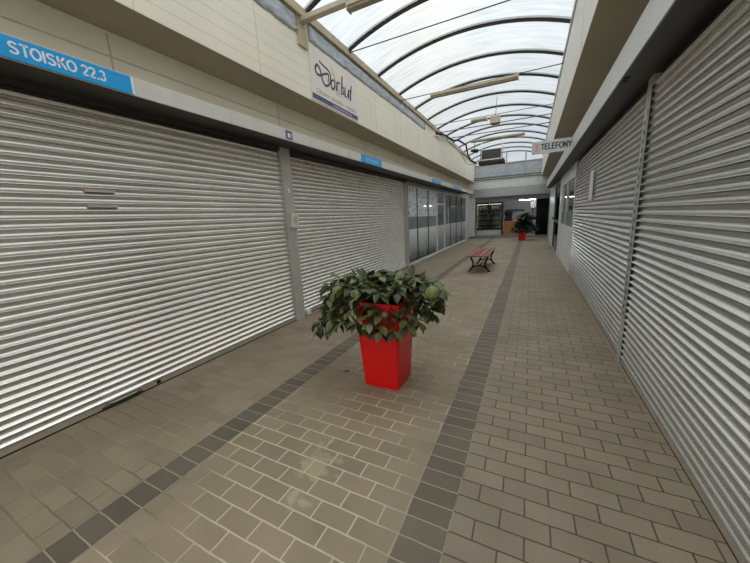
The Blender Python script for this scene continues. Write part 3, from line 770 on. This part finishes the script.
leaf(m, Vector((-1.58, 2.41, .004)), Vector((-.3, 1, .02)), Vector((0, 0, 1)), .035, .03, .0, 0)
tag(m.build('fallen_petal', plain('dried red petal', '#8d2f27', .6), normals=False), 'small dried red petal on the pavers left of the red planter', 'petal')

# second planter at the far end
QX, QY = -.345, 18.45
t = thing('potted_plant', 'red planter with a tall bush coloured for dim light in front of the food shop', 'potted plant', (QX, QY, 0))
pot(t, QX, QY)
rnd = random.Random(5)
ld = [M_LEAFDIM, M_LEAF2]
for i in range(30):
    a = i*2.39996; q = math.sqrt((i+.5)/30)
    shoot(t, rnd, (QX+.08*math.cos(a), QY+.08*math.sin(a), .74), (QX+.14+.40*q*math.cos(a), QY+.36*q*math.sin(a), 1.46-.3*q), .12, 12, .19, ld, .1)
for i in range(34):
    a = i*2.39996
    shoot(t, rnd, (QX+.1*math.cos(a), QY+.1*math.sin(a), .76), (QX+.08+(.30+.36*rnd.random())*math.cos(a), QY+.42*math.sin(a), .44+.36*rnd.random()), .35, 10, .19, ld, .2)

# ------------------------------------------------------------------ bench
BX, BY = -1.15, 9.02
t = thing('park_bench', 'backless bench with red-brown slats and black iron legs on the pavers', 'bench', (BX, BY, 0))
for i in range(4):
    x = BX-.25+.128*i
    m = mb(); m.bbox(x, x+.112, BY-.98, BY+.98, .425, .455, .008); m.build('seat_slat', M_SLAT if i % 2 == 0 else M_SLATD, t)
for y in (BY-.62, BY+.72):
    fr = mb(); fr.bbox(BX-.24, BX+.24, y-.025, y+.025, .39, .424, .006)
    fo = fr.build('leg_frame', M_IRON, t)
    for s_ in (-1, 1):
        m = mb(); m.tube([(BX+s_*.215, y, .405), (BX+s_*.195, y, .33), (BX+s_*.155, y, .25), (BX+s_*.15, y, .17), (BX+s_*.185, y, .08), (BX+s_*.25, y, .018)], [.028, .027, .024, .024, .026, .022], 8)
        m.bbox(BX+s_*.25-.035, BX+s_*.25+.035, y-.03, y+.03, 0, .022, .005)
        m.build('leg', M_IRON, fo)
    m = mb(); m.tube([(BX-.17, y, .11), (BX-.09, y, .145), (BX, y, .155), (BX+.09, y, .145), (BX+.17, y, .11)], .02, 8); m.build('arch_brace', M_IRON, fo)
m = mb(); m.tube([(BX, BY-.62, .15), (BX, BY+.72, .15)], .012, 8); m.build('tie_bar', M_IRON, t)

# ------------------------------------------------------------------ food shop at the end
t = thing('drinks_cooler', 'black framed two-door drinks cooler on the left in the far shop', 'drinks cooler', (-2.36, 21.5, .1))
m = mb(); m.box(-3.14, -1.58, 21.95, 22.0, .1, 2.15); m.box(-3.14, -3.10, 21.2, 21.95, .1, 2.15); m.box(-1.62, -1.58, 21.2, 21.95, .1, 2.15); m.box(-3.10, -1.62, 21.2, 21.95, 2.08, 2.15); m.box(-3.10, -1.62, 21.2, 21.95, .44, .48)
m.build('cabinet', plain('dark grey cooler body', '#2a2a29', .5), t)
m = mb(); m.box(-3.12, -1.60, 21.18, 21.95, .1, .44); m.build('base_panel', M_WHITE, t, 'white base panel')
for k in range(4):
    z = .48+.31*(k+1)
    m = mb(); m.box(-3.10, -1.62, 21.28, 21.95, z-.012, z); m.build('shelf', M_ALU, t)
m = mb(); m.box(-3.08, -1.64, 21.22, 21.26, 2.03, 2.07); m.box(-3.10, -3.088, 21.24, 21.26, .55, 2.03); m.box(-1.632, -1.62, 21.24, 21.26, .55, 2.03); m.build('added_light_strip', M_COOLFILL, t)  # glowing strips added to brighten the cooler contents
for a, b_ in ((-3.14, -2.37), (-2.35, -1.58)):
    m = mb(); m.box(a, a+.06, 21.14, 21.19, .45, 2.14); m.box(b_-.06, b_, 21.14, 21.19, .45, 2.14); m.box(a+.06, b_-.06, 21.14, 21.19, .45, .52); m.box(a+.06, b_-.06, 21.14, 21.19, 2.04, 2.14)
    dr = m.build('door', M_BLKFRAME, t)
    m = mb(); m.box(a+.06, b_-.06, 21.16, 21.168, .52, 2.04); m.build('pane', M_COOLGL, dr)
    hx = b_-.035 if a < -3 else a+.035
    m = mb(); m.tube([(hx, 21.14, 1.1), (hx, 21.11, 1.12), (hx, 21.11, 1.4), (hx, 21.14, 1.42)], .01, 6); m.build('handle', M_ALU, dr)
bcols = [plain('bottle %s' % h, h, .3) for h in ('#b8a58a', '#c9ccc6', '#8d867c', '#b39ca0', '#c9bb8e', '#9aa595')]
protos = []
for c_ in bcols:
    m = MB(); m.lathe([(.030, 0), (.034, .02), (.034, .15), (.024, .19), (.012, .215), (.012, .24)], 0, 0, 10)
    bo = m.build('bottle', c_); protos.append(bo)
first = {}
rb = random.Random(9)
for k in range(5):
    for j in range(14):
        x = -3.03+.102*j
        if abs(x+2.36) < .05: continue
        i_ = rb.randrange(6); src = protos[i_]
        if i_ in first: bo = src.copy(); C.objects.link(bo)
        else: bo = src; first[i_] = 1
        bo.location = (x+rb.uniform(-.01, .01), 21.36+rb.uniform(0, .06), .481+.31*k)
        tag(bo, 'bottle standing on a shelf inside the drinks cooler', 'bottle', 'bottles in the drinks cooler')
t = thing('shop_counter', 'orange-brown wooden counter right of the drinks cooler in the far shop', 'counter', (-.95, 21.1, .1))
m = mb(); m.bbox(-1.46, -.45, 20.82, 20.86, .1, .93, .004); m.build('front_panel', M_COUNTER, t)
m = mb(); m.box(-1.46, -1.42, 20.86, 21.4, .1, .93); m.box(-.49, -.45, 20.86, 21.4, .1, .93); m.build('side_panel', M_COUNTER, t)
m = mb(); m.bbox(-1.50, -.40, 20.79, 21.42, .93, .965, .006); m.build('worktop', plain('pale worktop', '#bda98c', .4), t)
t = thing('coffee_machine', 'black machine with red top standing on the left end of the wooden counter', 'coffee machine', (-1.2, 21.1, .966))
m = mb(); m.bbox(-1.44, -.98, 20.95, 21.35, .966, 1.10, .02); m.build('drip_base', M_BLKFRAME, t)
m = mb(); m.bbox(-1.40, -1.02, 21.15, 21.35, 1.10, 1.36, .02); m.build('body', plain('dark blue grey body', '#2b2f36', .4), t)
m = mb(); m.bbox(-1.45, -.98, 20.93, 21.36, 1.36, 1.56, .03); m.build('head', M_BLKFRAME, t)
m = mb(); m.bbox(-1.38, -1.04, 21.0, 21.32, 1.56, 1.66, .02); m.build('hopper', plain('dull red lid', '#5c1f1d', .4), t)
t = thing('snack_basket', 'low pale basket of goods on the wooden counter beside the black machine', 'basket', (-.72, 21.05, .966))
m = mb(); m.bbox(-.92, -.52, 20.9, 21.2, .966, 1.03, .01); m.build('tray', plain('pale basket', '#c9bfae', .6), t)
for i in range(6):
    m = mb(); m.bbox(-.90+.062*i, -.85+.062*i, 20.94, 21.15, 1.03, 1.09+.03*(i % 3), .012); m.build('packet', bcols[i], t)
t = thing('wall_shelf', 'dark shelf with small jars on the back wall of the far shop', 'shelf', (-.9, 24.35, 1.6))
m = mb(); m.bbox(-1.45, -.35, 24.2, 24.5, 1.62, 1.66, .004); m.build('board', M_BROWN, t)
for x in (-1.3, -.5):
    m = mb(); m.box(x, x+.03, 24.25, 24.5, 1.5, 1.62); m.build('bracket', M_BLKFRAME, t)
m = tmb(); m.bbox(-.02, .30, 22.9, 22.93, 1.72, 2.14, .003)
po = thing('poster_stand', 'bright white notice board on a dark stand behind the far bush', 'notice board', (.12, 22.92, .1))
m.recenter = False; m.build('board', M_WHITE, po)
m = mb(); m.tube([(.12, 22.95, .1), (.12, 22.95, 1.75)], .02, 8); m.bbox(-.05, .3, 22.8, 23.1, .1, .13, .005); m.build('stand', M_BLKFRAME, po)
m = tmb()
m.grid(lambda u, v: (.30+.64*u, 20.72+.03*math.sin(u*40), .102+2.10*v), 60, 2)
cu = m.build('curtain', plain('black curtain cloth', '#0f0f10', .8)); cu.modifiers.new('thickness', 'SOLIDIFY').thickness = .006
tag(cu, 'black floor-length curtain at the right side of the far shop', 'curtain')
m = mb()
t = thing('tube_light', 'lit white tube lamp on the ceiling of the far shop', 'lamp', (-.19, 21.9, 2.9))
m = mb(); m.bbox(-.70, .30, 21.82, 21.98, 2.24, 2.29, .006); m.build('housing', M_WHITE, t)
m = mb(); m.tube([(-.66, 21.9, 2.215), (.26, 21.9, 2.215)], .024, 10); m.build('tube', M_TUBE, t)
for x in (-.6, .2):
    m = mb(); m.tube([(x, 21.9, 2.29), (x, 21.9, 2.98)], .006, 6); m.build('hanger', M_TIE, t)

# ------------------------------------------------------------------ world, camera
SKY = 1.05
W = bpy.data.worlds.new('overcast'); S.world = W; W.use_nodes = True
nt = W.node_tree; nt.nodes.clear()
ou = nt.nodes.new('ShaderNodeOutputWorld'); bg = nt.nodes.new('ShaderNodeBackground')
tc = nt.nodes.new('ShaderNodeTexCoord'); nz = nt.nodes.new('ShaderNodeTexNoise'); nz.inputs['Scale'].default_value = 2.2; nz.inputs['Detail'].default_value = 4
rp = nt.nodes.new('ShaderNodeValToRGB')
rp.color_ramp.elements[0].position = .35; rp.color_ramp.elements[0].color = hexc('#e6edf3')
rp.color_ramp.elements[1].position = .7; rp.color_ramp.elements[1].color = hexc('#fffcf4')
nt.links.new(tc.outputs['Generated'], nz.inputs['Vector']); nt.links.new(nz.outputs['Fac'], rp.inputs[0])
# overcast sky: the zenith is about three times as bright as the horizon
sp = nt.nodes.new('ShaderNodeSeparateXYZ'); nt.links.new(tc.outputs['Generated'], sp.inputs[0])
mr = nt.nodes.new('ShaderNodeMapRange'); nt.links.new(sp.outputs[2], mr.inputs[0])
mr.inputs[1].default_value = 0.0; mr.inputs[2].default_value = 1.0; mr.inputs[3].default_value = SKY/3; mr.inputs[4].default_value = SKY
pw = nt.nodes.new('ShaderNodeMath'); pw.operation = 'POWER'; nt.links.new(sp.outputs[2], pw.inputs[0]); pw.inputs[1].default_value = 6.0; pw.use_clamp = True
ma = nt.nodes.new('ShaderNodeMath'); ma.operation = 'MULTIPLY_ADD'; nt.links.new(pw.outputs[0], ma.inputs[0]); ma.inputs[1].default_value = .75   # extra zenith glow added to brighten the passage
nt.links.new(mr.outputs[0], ma.inputs[2])
nt.links.new(rp.outputs[0], bg.inputs[0]); nt.links.new(ma.outputs[0], bg.inputs[1])
nt.links.new(bg.outputs[0], ou.inputs[0])

cam = bpy.data.cameras.new('camera'); co = bpy.data.objects.new('camera', cam); C.objects.link(co)
cam.sensor_fit = 'HORIZONTAL'; cam.sensor_width = 36.0; cam.lens = 307.7122/750*36.0; cam.clip_start = .02
VX = Vector((155.5, 70.5, -307.7122)).normalized()          # corridor direction seen in camera axes
VZ = -Vector((75.0, -1508.5, -307.7122)).normalized()
X_ = VX.cross(VZ).normalized()
R3 = Matrix((X_, VX, VZ)).to_4x4(); R3.translation = (0, 0, 1.5)
co.matrix_world = R3
S.camera = co
S.view_settings.view_transform = 'Standard'; S.view_settings.look = 'None'
S.view_settings.gamma = 1.0; S.view_settings.use_curve_mapping = False
S.view_settings.exposure = 0.86
